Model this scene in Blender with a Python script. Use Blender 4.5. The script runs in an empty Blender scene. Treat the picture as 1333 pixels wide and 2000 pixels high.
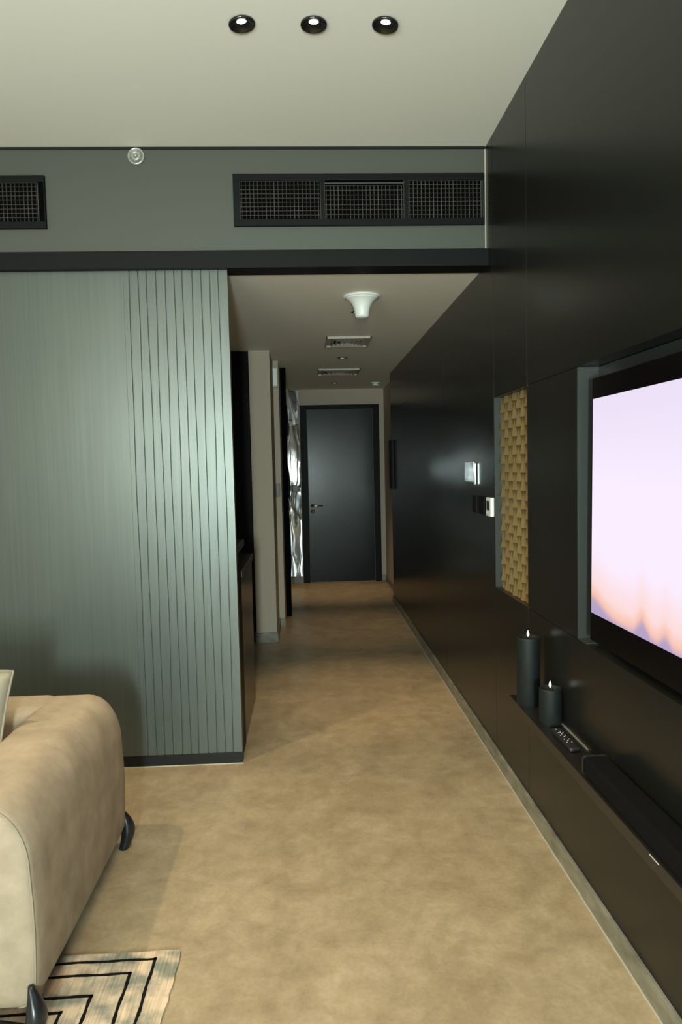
import bpy, bmesh, math, random
from mathutils import Vector, Matrix
random.seed(7)
sc = bpy.context.scene
C = sc.collection

# ------------------------------------------------------------------ camera, world, lights, exposure
F_PX = 1400.0
cd = bpy.data.cameras.new('camera'); cam = bpy.data.objects.new('camera', cd); C.objects.link(cam)
sc.camera = cam
cd.sensor_fit = 'HORIZONTAL'; cd.sensor_width = 24.0; cd.lens = 24.0 * F_PX / 1333.0
cd.clip_start = 0.02; cd.clip_end = 100
FW = Vector((0.046535634, 0.996878113, -0.063784504)); RT = Vector((0.998590192, -0.048057797, -0.022540561))
UP = -Vector((-0.025535534, -0.062645641, -0.997709106))
m = Matrix((RT, UP, -FW)).transposed().to_4x4(); m.translation = Vector((0, 0, 1.435))
cam.matrix_world = m

sc.view_settings.view_transform = 'Standard'; sc.view_settings.look = 'None'
sc.view_settings.gamma = 1.0; sc.view_settings.use_curve_mapping = False
sc.view_settings.exposure = 0.0

w = bpy.data.worlds.new('world'); sc.world = w; w.use_nodes = True
w.node_tree.nodes['Background'].inputs[0].default_value = (0.55, 0.70, 0.72, 1)
w.node_tree.nodes['Background'].inputs[1].default_value = 0.05

def area(name, loc, target, sx, sy, power, col, spread=180):
    l = bpy.data.lights.new(name, 'AREA'); l.shape = 'RECTANGLE'; l.size = sx; l.size_y = sy
    l.energy = power; l.color = col; l.spread = math.radians(spread)
    o = bpy.data.objects.new(name, l); C.objects.link(o); o.location = loc
    o.rotation_euler = (Vector(target) - Vector(loc)).to_track_quat('-Z', 'Y').to_euler(); return o
def spot(name, loc, target, power, col, deg, blend=0.6, r=0.03):
    l = bpy.data.lights.new(name, 'SPOT'); l.energy = power; l.color = col
    l.spot_size = math.radians(deg); l.spot_blend = blend; l.shadow_soft_size = r
    o = bpy.data.objects.new(name, l); C.objects.link(o); o.location = loc
    o.rotation_euler = (Vector(target) - Vector(loc)).to_track_quat('-Z', 'Y').to_euler(); return o
WARM = (1.0, 0.72, 0.42); COOL = (0.82, 1.0, 0.96)
COOL_KEY = area('cool_key_light', (-0.09, -1.9, 1.22), (-0.09, 3.0, 1.60), 0.24, 0.7, 185, COOL)  # unseen cool source inferred from the ceiling shadow, free-standing in the room
AMBIENT = area('balcony_daylight', (-2.3, -3.85, 1.4), (-1.4, 3.0, 1.3), 2.2, 2.1, 26, (0.86, 1.0, 0.94))
ROOM = area('living_fill_light', (-1.6, -0.9, 2.86), (-1.6, -0.9, 0), 2.6, 3.2, 50, (1.0, 0.82, 0.56))  # broad warm fill added in place of the room's unseen lamps
CEILING_FILL = area('ceiling_fill_light', (-1.1, -0.7, 1.75), (-0.6, 0.9, 2.92), 1.2, 1.0, 62, (0.95, 0.97, 0.88))  # unseen fill added to brighten the ceiling; no uplighter stands here
SOFA_SPOT = spot('downlight_beam_sofa', (-1.68, 2.1, 2.88), (-1.2, 2.2, 0), 135, (1.0, 0.79, 0.52), 110, 0.7, 0.035)
CEIL_SPOTS = [spot('downlight_beam_ceiling', (x, 2.5, 2.90), (x, 2.5, 0), 40, (1.0, 0.79, 0.50), 88, 1.0, 0.03) for x in (-0.178, 0.062, 0.303)]
HALL_SPOTS = [spot('downlight_beam_hall', (0.335, y, 2.36), (0.335, y, 0), e, WARM, 50, 1.0, 0.02) for y, e in ((4.44, 98), (6.30, 46), (8.17, 85))]

# ------------------------------------------------------------------ materials
def nt(name):
    mt = bpy.data.materials.new(name); mt.use_nodes = True
    t = mt.node_tree; return mt, t, t.nodes['Principled BSDF']
def mat(name, col, rough=0.5, metal=0.0, spec=0.5, noise=None, bump=None, scale=(1, 1, 1), coat=0, emis=None, rr=None):
    """noise=(scale, detail, colour2, lo, hi); bump=(scale, strength, distance); rr=(lo,hi,scale) roughness variation"""
    mt, t, b = nt(name)
    b.inputs['Base Color'].default_value = (*col, 1); b.inputs['Roughness'].default_value = rough
    b.inputs['Metallic'].default_value = metal; b.inputs['Specular IOR Level'].default_value = spec
    b.inputs['Coat Weight'].default_value = coat
    if emis:
        b.inputs['Emission Color'].default_value = (*emis[0], 1); b.inputs['Emission Strength'].default_value = emis[1]
    tc = t.nodes.new('ShaderNodeTexCoord'); mp = t.nodes.new('ShaderNodeMapping')
    mp.inputs['Scale'].default_value = scale; t.links.new(tc.outputs['Object'], mp.inputs['Vector'])
    if noise:
        n = t.nodes.new('ShaderNodeTexNoise'); n.inputs['Scale'].default_value = noise[0]; n.inputs['Detail'].default_value = noise[1]
        n.inputs['Roughness'].default_value = 0.6
        r = t.nodes.new('ShaderNodeValToRGB'); r.color_ramp.elements[0].position = noise[3]; r.color_ramp.elements[1].position = noise[4]
        r.color_ramp.elements[0].color = (*col, 1); r.color_ramp.elements[1].color = (*noise[2], 1)
        t.links.new(mp.outputs[0], n.inputs['Vector']); t.links.new(n.outputs['Fac'], r.inputs[0]); t.links.new(r.outputs[0], b.inputs['Base Color'])
    if bump:
        n = t.nodes.new('ShaderNodeTexNoise'); n.inputs['Scale'].default_value = bump[0]; n.inputs['Detail'].default_value = 4
        bp = t.nodes.new('ShaderNodeBump'); bp.inputs['Strength'].default_value = bump[1]; bp.inputs['Distance'].default_value = bump[2]
        t.links.new(mp.outputs[0], n.inputs['Vector']); t.links.new(n.outputs['Fac'], bp.inputs['Height']); t.links.new(bp.outputs[0], b.inputs['Normal'])
    if rr:
        n = t.nodes.new('ShaderNodeTexNoise'); n.inputs['Scale'].default_value = rr[2]
        mr = t.nodes.new('ShaderNodeMapRange'); mr.inputs['To Min'].default_value = rr[0]; mr.inputs['To Max'].default_value = rr[1]
        t.links.new(mp.outputs[0], n.inputs['Vector']); t.links.new(n.outputs['Fac'], mr.inputs['Value']); t.links.new(mr.outputs[0], b.inputs['Roughness'])
    return mt

M = {}
M['ceiling'] = mat('ceiling_paint', (0.78, 0.77, 0.69), 0.85, bump=(60, 0.04, 0.001))
M['hall_ceiling'] = mat('hall_ceiling_paint', (0.82, 0.79, 0.69), 0.7, bump=(60, 0.04, 0.001))
M['beige'] = mat('beige_wall_paint', (0.46, 0.39, 0.30), 0.75, bump=(90, 0.05, 0.001))
M['shell'] = mat('living_wall_paint', (0.45, 0.42, 0.36), 0.8, bump=(90, 0.05, 0.001))
M['bulkhead'] = mat('grey_green_paint', (0.066, 0.070, 0.056), 0.55, bump=(70, 0.05, 0.001))
M['band'] = mat('black_beam_laminate', (0.006, 0.007, 0.007), 0.55, spec=0.14, bump=(8, 0.05, 0.001), scale=(1, 1, 30))
M['partition'] = mat('grey_green_satin_laminate', (0.088, 0.107, 0.096), 0.36, metal=0.50, spec=0.65, noise=(14, 3, (0.102, 0.122, 0.110), 0.35, 0.7), bump=(60, 0.10, 0.0006), scale=(6, 6, 0.12))
M['groove'] = mat('groove_dark', (0.035, 0.045, 0.040), 0.6, bump=(60, 0.05, 0.001))
M['black_panel'] = mat('black_satin_laminate', (0.009, 0.0092, 0.0082), 0.26, spec=0.28)
M['seam'] = mat('seam_lit_edge', (0.22, 0.23, 0.20), 0.4, metal=0.4, bump=(40, 0.05, 0.001))  # grey that puts the light on the panel edges into the seams
M['reveal'] = mat('reveal_grey_laminate', (0.022, 0.026, 0.025), 0.4, bump=(40, 0.05, 0.001))
M['black_base'] = mat('black_skirting', (0.007, 0.0075, 0.0075), 0.5, spec=0.3, bump=(40, 0.05, 0.001))
M['caulk_and_gap_light'] = mat('sealant_and_gap_light', (0.42, 0.40, 0.32), 0.7, bump=(80, 0.1, 0.001))  # floor sealant, and the painted bright gap in the bulkhead corner
M['stone_base'] = mat('grey_stone_skirting', (0.135, 0.130, 0.098), 0.42, noise=(9, 6, (0.25, 0.235, 0.18), 0.35, 0.65), bump=(40, 0.05, 0.001), scale=(1, 1, 3))
M['frame_black'] = mat('black_powder_coat', (0.005, 0.0055, 0.0058), 0.55, spec=0.14, bump=(200, 0.05, 0.0005))
M['fin'] = mat('dark_grey_fin', (0.065, 0.062, 0.055), 0.4, bump=(100, 0.05, 0.0005))
M['void'] = mat('void_black', (0.002, 0.002, 0.002), 0.95, spec=0.05, bump=(30, 0.1, 0.001))  # near-black standing in for unlit duct depth; also colours the mirror edge
M['mirror'] = mat('rippled_steel', (0.52, 0.54, 0.54), 0.03, metal=1.0, bump=(2, 0.02, 0.002))
M['chrome'] = mat('polished_chrome', (0.80, 0.82, 0.82), 0.06, metal=1.0, bump=(5, 0.05, 0.002))
M['steel'] = mat('brushed_steel', (0.62, 0.62, 0.60), 0.28, metal=1.0, bump=(80, 0.05, 0.0005))
M['white_plastic'] = mat('white_plastic', (0.80, 0.84, 0.80), 0.4, bump=(60, 0.02, 0.0005))
M['vent_white'] = mat('off_white_enamel', (0.46, 0.43, 0.36), 0.5, bump=(60, 0.02, 0.0005))
M['lcd'] = mat('lcd_glass', (0.03, 0.045, 0.035), 0.2, bump=(60, 0.02, 0.0005))
M['gold'] = mat('matt_gold_relief', (0.175, 0.125, 0.050), 0.5, metal=0.1, spec=0.35, noise=(18, 5, (0.215, 0.160, 0.072), 0.35, 0.7), bump=(90, 0.08, 0.0006))
M['door'] = mat('black_door_veneer', (0.003, 0.004, 0.0046), 0.24, spec=0.18)
M['door_frame'] = mat('black_door_frame', (0.003, 0.003, 0.003), 0.5, spec=0.12, bump=(14, 0.06, 0.0008), scale=(8, 8, 0.3))
M['kitchen'] = mat('black_kitchen_laminate', (0.003, 0.003, 0.003), 0.5, spec=0.12, bump=(5, 0.02, 0.001))
M['gloss_black'] = mat('gloss_dark_panel', (0.012, 0.011, 0.010), 0.22, spec=0.6, bump=(5, 0.02, 0.001))
M['worktop'] = mat('black_worktop', (0.022, 0.020, 0.018), 0.25, noise=(60, 3, (0.035, 0.032, 0.03), 0.4, 0.7))
M['tv_body'] = mat('tv_black_plastic', (0.006, 0.006, 0.006), 0.4, bump=(100, 0.02, 0.0005))
M['tv_glass'] = mat('tv_glass', (0.003, 0.0025, 0.003), 0.2, spec=0.3, bump=(1, 0.01, 0.0005))
M['wax'] = mat('charcoal_wax', (0.004, 0.007, 0.007), 0.6, spec=0.3, noise=(30, 4, (0.006, 0.010, 0.0098), 0.4, 0.7), bump=(120, 0.12, 0.0008))
M['flame'] = mat('lit_flame_tip', (0.9, 0.9, 0.8), 0.4, emis=((0.92, 1.0, 0.88), 0.85), bump=(20, 0.02, 0.0005))
M['shelf'] = mat('black_shelf_laminate', (0.011, 0.010, 0.009), 0.33, spec=0.5, bump=(8, 0.03, 0.0005))
M['fabric_black'] = mat('speaker_cloth', (0.003, 0.003, 0.0035), 0.85, spec=0.1, bump=(400, 0.3, 0.0006))
M['rubber'] = mat('black_rubber', (0.010, 0.010, 0.011), 0.5, bump=(100, 0.05, 0.0005))
M['print'] = mat('pale_print', (0.45, 0.45, 0.42), 0.5, bump=(100, 0.05, 0.0005))
M['sofa'] = mat('beige_weave', (0.262, 0.212, 0.150), 0.95, spec=0.1, noise=(9, 12, (0.365, 0.302, 0.22), 0.35, 0.68), bump=(260, 0.45, 0.0016))
M['pillow'] = mat('pale_cushion_weave', (0.22, 0.20, 0.15), 0.95, spec=0.1, noise=(9, 8, (0.28, 0.25, 0.19), 0.35, 0.68), bump=(260, 0.45, 0.0016))
M['leg'] = mat('dark_lacquered_leg', (0.010, 0.012, 0.014), 0.3, spec=0.5, bump=(20, 0.03, 0.0008))
M['rug_line'] = mat('black_rug_pile', (0.006, 0.006, 0.0055), 0.95, spec=0.1, bump=(260, 0.6, 0.002))
M['downlight_black'] = mat('downlight_black_gloss', (0.010, 0.010, 0.010), 0.16, spec=0.7, bump=(20, 0.03, 0.0005))
M['lamp'] = mat('lamp_lens', (1, 1, 1), 0.4, emis=((1.0, 0.97, 0.90), 6.0), bump=(20, 0.01, 0.0005))
M['dim_lamp'] = mat('recessed_lamp_lens', (0.3, 0.27, 0.2), 0.4, emis=((1.0, 0.85, 0.6), 0.25), bump=(20, 0.01, 0.0005))
M['silver'] = mat('silver_plastic', (0.50, 0.51, 0.47), 0.25, metal=0.6, bump=(60, 0.05, 0.0005))
M['glass'] = mat('window_glass', (0.5, 0.7, 0.75), 0.05, spec=0.5, bump=(2, 0.01, 0.0005))

def floor_mat():
    mt, t, b = nt('mottled_stone_vinyl'); N = t.nodes.new; L = t.links.new
    tc = N('ShaderNodeTexCoord')
    def ns(s, d, dist=0.0):
        n = N('ShaderNodeTexNoise'); n.inputs['Scale'].default_value = s; n.inputs['Detail'].default_value = d; n.inputs['Roughness'].default_value = 0.65
        n.inputs['Distortion'].default_value = dist; L(tc.outputs['Object'], n.inputs['Vector']); return n
    n1, n2, n3 = ns(4.2, 9, 0.6), ns(13, 8, 0.4), ns(70, 4)
    r1 = N('ShaderNodeValToRGB'); e = r1.color_ramp.elements
    e[0].position = 0.33; e[0].color = (0.285, 0.222, 0.138, 1); e[1].position = 0.68; e[1].color = (0.395, 0.318, 0.208, 1)
    L(n1.outputs['Fac'], r1.inputs[0])
    r2 = N('ShaderNodeValToRGB'); e = r2.color_ramp.elements
    e[0].position = 0.36; e[0].color = (0.80, 0.78, 0.75, 1); e[1].position = 0.62; e[1].color = (1.06, 1.05, 1.03, 1)
    L(n2.outputs['Fac'], r2.inputs[0])
    mx = N('ShaderNodeMixRGB'); mx.blend_type = 'MULTIPLY'; mx.inputs[0].default_value = 0.75
    L(r1.outputs[0], mx.inputs[1]); L(r2.outputs[0], mx.inputs[2])
    r3 = N('ShaderNodeValToRGB'); e = r3.color_ramp.elements
    e[0].position = 0.40; e[0].color = (0.86, 0.85, 0.82, 1); e[1].position = 0.55; e[1].color = (1, 1, 1, 1)
    L(n3.outputs['Fac'], r3.inputs[0])
    m2 = N('ShaderNodeMixRGB'); m2.blend_type = 'MULTIPLY'; m2.inputs[0].default_value = 0.6
    L(mx.outputs[0], m2.inputs[1]); L(r3.outputs[0], m2.inputs[2]); L(m2.outputs[0], b.inputs['Base Color'])
    b.inputs['Roughness'].default_value = 0.42; b.inputs['Specular IOR Level'].default_value = 0.4
    bp = N('ShaderNodeBump'); bp.inputs['Strength'].default_value = 0.08; bp.inputs['Distance'].default_value = 0.002
    L(n2.outputs['Fac'], bp.inputs['Height']); L(bp.outputs[0], b.inputs['Normal'])
    return mt
M['floor'] = floor_mat()

def rug_mat():
    mt, t, b = nt('distressed_rug_pile'); N = t.nodes.new; L = t.links.new
    tc = N('ShaderNodeTexCoord')
    n1 = N('ShaderNodeTexNoise'); n1.inputs['Scale'].default_value = 11; n1.inputs['Detail'].default_value = 7; L(tc.outputs['Object'], n1.inputs['Vector'])
    r1 = N('ShaderNodeValToRGB'); e = r1.color_ramp.elements
    e[0].position = 0.40; e[0].color = (0.22, 0.225, 0.185, 1); e[1].position = 0.58; e[1].color = (0.60, 0.47, 0.34, 1)
    L(n1.outputs['Fac'], r1.inputs[0])
    mp = N('ShaderNodeMapping'); mp.inputs['Scale'].default_value = (170, 6, 6); L(tc.outputs['Object'], mp.inputs['Vector'])
    n2 = N('ShaderNodeTexNoise'); n2.inputs['Scale'].default_value = 1.0; n2.inputs['Detail'].default_value = 2; L(mp.outputs[0], n2.inputs['Vector'])
    r2 = N('ShaderNodeValToRGB'); e = r2.color_ramp.elements
    e[0].position = 0.35; e[0].color = (0.72, 0.72, 0.70, 1); e[1].position = 0.6; e[1].color = (1.05, 1.05, 1.05, 1)
    L(n2.outputs['Fac'], r2.inputs[0])
    mx = N('ShaderNodeMixRGB'); mx.blend_type = 'MULTIPLY'; mx.inputs[0].default_value = 0.8
    L(r1.outputs[0], mx.inputs[1]); L(r2.outputs[0], mx.inputs[2]); L(mx.outputs[0], b.inputs['Base Color'])
    b.inputs['Roughness'].default_value = 0.95; b.inputs['Specular IOR Level'].default_value = 0.1
    bp = N('ShaderNodeBump'); bp.inputs['Strength'].default_value = 0.6; bp.inputs['Distance'].default_value = 0.002
    L(n2.outputs['Fac'], bp.inputs['Height']); L(bp.outputs[0], b.inputs['Normal'])
    return mt
M['rug'] = rug_mat()

def screen_mat():
    mt, t, b = nt('tv_picture'); N = t.nodes.new; L = t.links.new
    a = N('ShaderNodeVertexColor'); a.layer_name = 'picture'
    b.inputs['Base Color'].default_value = (0.01, 0.01, 0.01, 1); b.inputs['Roughness'].default_value = 0.25
    L(a.outputs['Color'], b.inputs['Emission Color']); b.inputs['Emission Strength'].default_value = 1.06
    return mt
M['picture'] = screen_mat()

# ------------------------------------------------------------------ helpers
def bx(bm, x0, x1, y0, y1, z0, z1):
    vs = [bm.verts.new((x, y, z)) for x in (x0, x1) for y in (y0, y1) for z in (z0, z1)]
    for f in ((0, 1, 3, 2), (4, 6, 7, 5), (0, 4, 5, 1), (2, 3, 7, 6), (0, 2, 6, 4), (1, 5, 7, 3)):
        bm.faces.new([vs[i] for i in f])
def lathe(bm, prof, n=32, mtx=None, cap0=True, cap1=True):
    """prof: [(radius, height)] turned about local Z"""
    rings = []
    for r, z in prof:
        ring = []
        for k in range(n):
            a = 2 * math.pi * k / n; v = Vector((r * math.cos(a), r * math.sin(a), z))
            ring.append(bm.verts.new(mtx @ v if mtx else v))
        rings.append(ring)
    for a, b in zip(rings, rings[1:]):
        for k in range(n): bm.faces.new((a[k], a[(k + 1) % n], b[(k + 1) % n], b[k]))
    if cap0: bm.faces.new(rings[0][::-1])
    if cap1: bm.faces.new(rings[-1])
def loft(bm, rings, closed=True, cap=True):
    R = [[bm.verts.new(p) for p in ring] for ring in rings]; n = len(R[0])
    for a, b in zip(R, R[1:]):
        for k in range(n if closed else n - 1): bm.faces.new((a[k], a[(k + 1) % n], b[(k + 1) % n], b[k]))
    if cap: bm.faces.new(R[0][::-1]); bm.faces.new(R[-1])
def tube(bm, pts, r, n=10):
    rings = []
    for i, p in enumerate(pts):
        p = Vector(p); a = Vector(pts[max(i - 1, 0)]); b = Vector(pts[min(i + 1, len(pts) - 1)]); d = (b - a).normalized()
        u = d.orthogonal().normalized()
        if i and rings: 
            u = (pu - d * pu.dot(d)).normalized()
        pu = u; v = d.cross(u); rr = r[i] if isinstance(r, (list, tuple)) else r
        rings.append([p + (u * math.cos(2 * math.pi * k / n) + v * math.sin(2 * math.pi * k / n)) * rr for k in range(n)])
    loft(bm, rings)
def obj(name, bm, mt, parent=None, bevel=0, smooth=False, seg=2, loc=None):
    bmesh.ops.recalc_face_normals(bm, faces=bm.faces)
    me = bpy.data.meshes.new(name); bm.to_mesh(me); bm.free()
    if smooth:
        for p in me.polygons: p.use_smooth = True
    o = bpy.data.objects.new(name, me); C.objects.link(o)
    me.materials.append(M[mt] if isinstance(mt, str) else mt)
    if loc:   # move the origin to loc, the shape stays where it is
        me.transform(Matrix.Translation(-Vector(loc))); o.location = loc
    if parent:
        o.parent = parent
        if not loc: me.transform(Matrix.Translation(-parent.location))
        else: o.location = Vector(loc) - parent.location
    if bevel:
        b = o.modifiers.new('bevel', 'BEVEL'); b.width = bevel; b.segments = seg; b.limit_method = 'ANGLE'; b.angle_limit = math.radians(40)
    return o
def sharp(o, deg=35):
    o.data.set_sharp_from_angle(angle=math.radians(deg)); return o
def boxobj(name, mt, dims, parent=None, bevel=0):
    bm = bmesh.new(); bx(bm, *dims); return obj(name, bm, mt, parent, bevel)
def tag(o, label, cat, group=None):
    o['label'] = label; o['category'] = cat
    if group: o['group'] = group
    return o
def thing(name, label, cat, loc, group=None):
    o = bpy.data.objects.new(name, None); o.empty_display_size = 0.05; C.objects.link(o); o.location = loc
    return tag(o, label, cat, group)
def struct(name, bm, mt, bevel=0, label=None, parent=None):
    o = obj(name, bm, mt, parent, bevel)
    if not parent: o['kind'] = 'structure'
    if label: o['label'] = label
    return o
def sbox(name, mt, dims, bevel=0, label=None, parent=None):
    bm = bmesh.new(); bx(bm, *dims); return struct(name, bm, mt, bevel, label, parent)
def dup(root):
    r = root.copy(); C.objects.link(r)
    for ch in list(root.children):
        c = ch.copy(); C.objects.link(c); c.parent = r
        for g in list(ch.children):
            d = g.copy(); C.objects.link(d); d.parent = c
    return r

XW = 0.88        # face of the black wall
YP = 3.436       # face of the partition and bulkhead
ZC, ZH = 2.92, 2.375   # living and hall ceilings
YB = 8.85        # end wall
# ------------------------------------------------------------------ shell
sbox('floor', 'floor', (-4.2, 1.2, -4.2, 9.1, -0.1, 0), label='mottled beige stone-look vinyl floor')
sbox('ceiling', 'ceiling', (-4.2, 1.2, -4.2, YP + 0.02, ZC, ZC + 0.1), label='plain off-white living room ceiling')
bm = bmesh.new()
bx(bm, -4.2, 1.2, YP + 0.10, YB + 0.15, ZH, ZH + 0.1)
struct('ceiling_hall', bm, 'hall_ceiling', label='lower white ceiling of the corridor')
sbox('wall_left', 'shell', (-4.2, -4.0, -4.2, 9.1, 0, ZC), label='pale living room side wall')
# rear wall with the bright window opening behind the camera
bm = bmesh.new()
for d in ((-4.0, -3.5, -4.2, -4.0, 0, ZC), (-3.5, -1.1, -4.2, -4.0, 2.5, ZC), (-1.1, -0.36, -4.2, -4.0, 0, ZC), (-0.36, 0.24, -4.2, -4.0, 2.5, ZC), (-0.36, 0.24, -4.2, -4.0, 0, 0.45),
          (0.24, 0.88, -4.2, -4.0, 0, ZC), (-3.5, -1.1, -4.2, -4.0, 0, 0.3)): bx(bm, *d)
struct('wall_rear', bm, 'shell', label='pale wall with two window openings')
for nme, x0, x1, z0 in (('window_1', -0.36, 0.24, 0.45), ('window_2', -3.5, -1.1, 0.3)):
    bm = bmesh.new(); bx(bm, x0, x1, -4.13, -4.12, z0, 2.5)
    wp = struct(nme, bm, 'glass', label='tall window of the living room')
    bm = bmesh.new()
    for d in ((x0, x0 + .05, -4.16, -4.05, z0, 2.5), (x1 - .05, x1, -4.16, -4.05, z0, 2.5), (x0, x1, -4.16, -4.05, z0, z0 + .05), (x0, x1, -4.16, -4.05, 2.45, 2.5)): bx(bm, *d)
    obj('window_frame', bm, 'frame_black', wp)
# bulkhead over the partition and corridor mouth
bm = bmesh.new(); bx(bm, -4.0, XW + 0.06, YP, YP + 0.10, 2.442, ZC - 0.001)
struct('wall_bulkhead', bm, 'bulkhead', label='grey-green painted bulkhead above the corridor opening')
sbox('trim_1', 'band', (-4.0, XW + 0.01, YP - 0.035, YP + 0.10, 2.362, 2.442), 0.002, label='black beam running under the bulkhead')
sbox('trim_2', 'black_base', (-4.0, XW - 0.003, YP - 0.006, YP, ZC - 0.012, ZC - 0.001), label='thin dark strip painted as the shadow line under the ceiling')  # black strip painted in for the shaded line below the ceiling
sbox('trim_3', 'caulk_and_gap_light', (XW - 0.007, XW - 0.001, YP - 0.004, YP + 0.001, 2.442, 2.907), label='thin pale strip painted as the bright gap in the corner')  # pale strip stands in for the light in the corner gap
# grooved partition ------------------------------------------------
PX1 = -0.347
groove_x = [-0.803 + 0.0415 * k for k in range(11)]
def wob(g, z): return 0.0022 * math.sin(z * 3.1 + g * 1.7) + 0.0012 * math.sin(z * 8.3 + g * 2.9)
bm = bmesh.new()
bx(bm, -4.0, -0.83, YP, YP + 0.05, 0.056, 2.362)
bx(bm, -0.83, PX1, YP + 0.006, YP + 0.05, 0.056, 2.362)
zs = [0.056 + (2.362 - 0.056) * i / 60 for i in range(61)]
edges = [-0.83] + groove_x + [PX1]
for s in range(len(edges) - 1):
    a, b = edges[s], edges[s + 1]
    cols = []
    for z in zs:
        xa = a + (wob(s - 1, z) + 0.0016 if s > 0 else 0); xb = b + (wob(s, z) - 0.0016 if s < len(edges) - 2 else 0)
        y1 = YP + 0.006
        cols.append([bm.verts.new(p) for p in ((xa, y1, z), (xa + .0007, YP, z), (xb - .0007, YP, z), (xb, y1, z))])
    for c0, c1 in zip(cols, cols[1:]):
        for k in range(3): bm.faces.new((c0[k], c0[k + 1], c1[k + 1], c1[k]))
wpn = struct('wall_partition', bm, 'partition', label='grey-green satin partition with wavy vertical grooves')
gb = bmesh.new(); bx(gb, -0.83, PX1 - 0.002, YP + 0.0048, YP + 0.0062, 0.056, 2.362)
obj('groove_backing', gb, 'groove', wpn)
sbox('baseboard_partition', 'black_base', (-4.0, PX1 + 0.001, YP - 0.004, YP + 0.054, 0.004, 0.056), label='black skirting under the grooved partition')
sbox('trim_4', 'caulk_and_gap_light', (-4.0, PX1 + 0.003, YP - 0.007, YP + 0.06, 0.0, 0.004), label='pale sealant line at the partition foot')
# kitchen behind the partition
sbox('wall_kitchen', 'kitchen', (-4.0, -0.447, 6.42, 6.55, 0, ZH), label='black wall at the back of the kitchen')
# pillar, corridor left, back wall
sbox('wall_pillar', 'beige', (-0.445, -0.276, 5.85, 6.44, 0, ZH), label='beige painted pillar between kitchen and corridor')
sbox('wall_corridor_left', 'beige', (-0.50, -0.228, 6.42, YB, 0, ZH), label='beige corridor wall beyond the pillar')
sbox('wall_back', 'beige', (-0.5, 1.2, YB, YB + 0.15, 0, ZH), label='beige end wall around the entrance door')
sbox('wall_corridor_right', 'beige', (0.965, 1.2, 7.42, YB, 0, ZH), label='beige wall beyond the black panelling')
for nme, d in (('baseboard_pillar', (-0.455, -0.266, 5.838, 6.42, 0, 0.082)), ('baseboard_left', (-0.276, -0.222, 6.408, 6.42, 0, 0.078)),
               ('baseboard_back', (0.905, 0.965, YB - 0.012, YB, 0, 0.075)), ('baseboard_end', (0.953, 0.965, 7.42, YB - 0.012, 0, 0.075))):
    sbox(nme, 'stone_base', d, 0.002, label='grey stone-look skirting')
sbox('baseboard_right', 'stone_base', (XW - 0.012, XW, -4.0, 7.40, 0.004, 0.072), 0.0015, label='grey stone-look skirting under the black wall')
sbox('trim_5', 'caulk_and_gap_light', (XW - 0.015, XW, -4.0, 7.40, 0.0, 0.004), label='pale sealant line at the black wall foot')

# ------------------------------------------------------------------ black panelled wall
bm = bmesh.new(); bx(bm, 0.955, 1.1, -4.2, 7.40, 0, ZC)
wr = struct('wall_right', bm, 'black_panel', label='black satin panelled wall with fine seams')
G = 0.0018
def panel(y0, y1, z0, z1, gy0=G, gy1=G, gz0=0, gz1=0):
    return boxobj('wall_panel', 'black_panel', (XW, 0.9549, y0 + gy0, y1 - gy1, z0 + gz0, z1 - gz1), wr, 0.0006)
ZR0, ZR1 = 0.848, 1.736; YR = 2.296; YN0, YN1 = 2.822, 3.325
panel(-4.0, YN0, ZR1, ZC, gz0=G); panel(-4.0, YN0, 0.0, ZR0, gz1=G)
panel(YR, YN0, ZR0, ZR1, gy0=0); panel(-4.0, 0.70, ZR0, ZR1, gy1=0)
panel(YN0, YN1, ZR1, ZC); panel(YN0, YN1, 0.0, ZR0)
panel(YN1, 4.555, 0.0, ZC); panel(4.555, 6.10, 0.0, ZC); panel(6.10, 7.40, 1.975, ZC, gy1=0, gz0=0.003); panel(6.10, 7.40, 0.0, 1.975, gy1=0)
bm = bmesh.new()
for y, a, b in ((YN0, ZR1, ZC), (YN0, 0, ZR0), (YN1, 0, ZC), (4.555, 0, ZH), (6.10, 0, 1.975)): bx(bm, XW + 0.0012, XW + 0.006, y - G * 1.05, y + G * 1.05, a, b)
obj('seam_edge_light', bm, 'seam', wr)['label'] = 'fine grey vertical strips painted as the lit panel edges in the seams'  # pale strips imitate panel edges catching light in the gaps
bm = bmesh.new()      # lining of the television recess
bx(bm, 0.950, 0.9552, 0.70, YR, ZR0, ZR1)
bx(bm, XW + .0005, 0.955, YR - 0.004, YR + 0.0005, ZR0, ZR1)
bx(bm, XW + .0005, 0.955, 0.70, 0.704, ZR0, ZR1)
bx(bm, XW + .0005, 0.955, YR - .07, YR, ZR0 - .0005, ZR0 + 0.003)  # paler ledge only where light reaches; the part under the television stays black
obj('recess_lining', bm, 'reveal', wr)['label'] = 'grey lining of the television recess, with its lit ledge corner painted paler'
bm = bmesh.new()
bx(bm, XW + .0005, 0.955, YN1 - 0.004, YN1 - .0002, ZR0, ZR1); bx(bm, XW + .0005, 0.955, YN0 + .0002, YN0 + 0.003, ZR0, ZR1)
obj('niche_lining', bm, 'reveal', wr)['label'] = 'grey lining of the gold niche'
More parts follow.
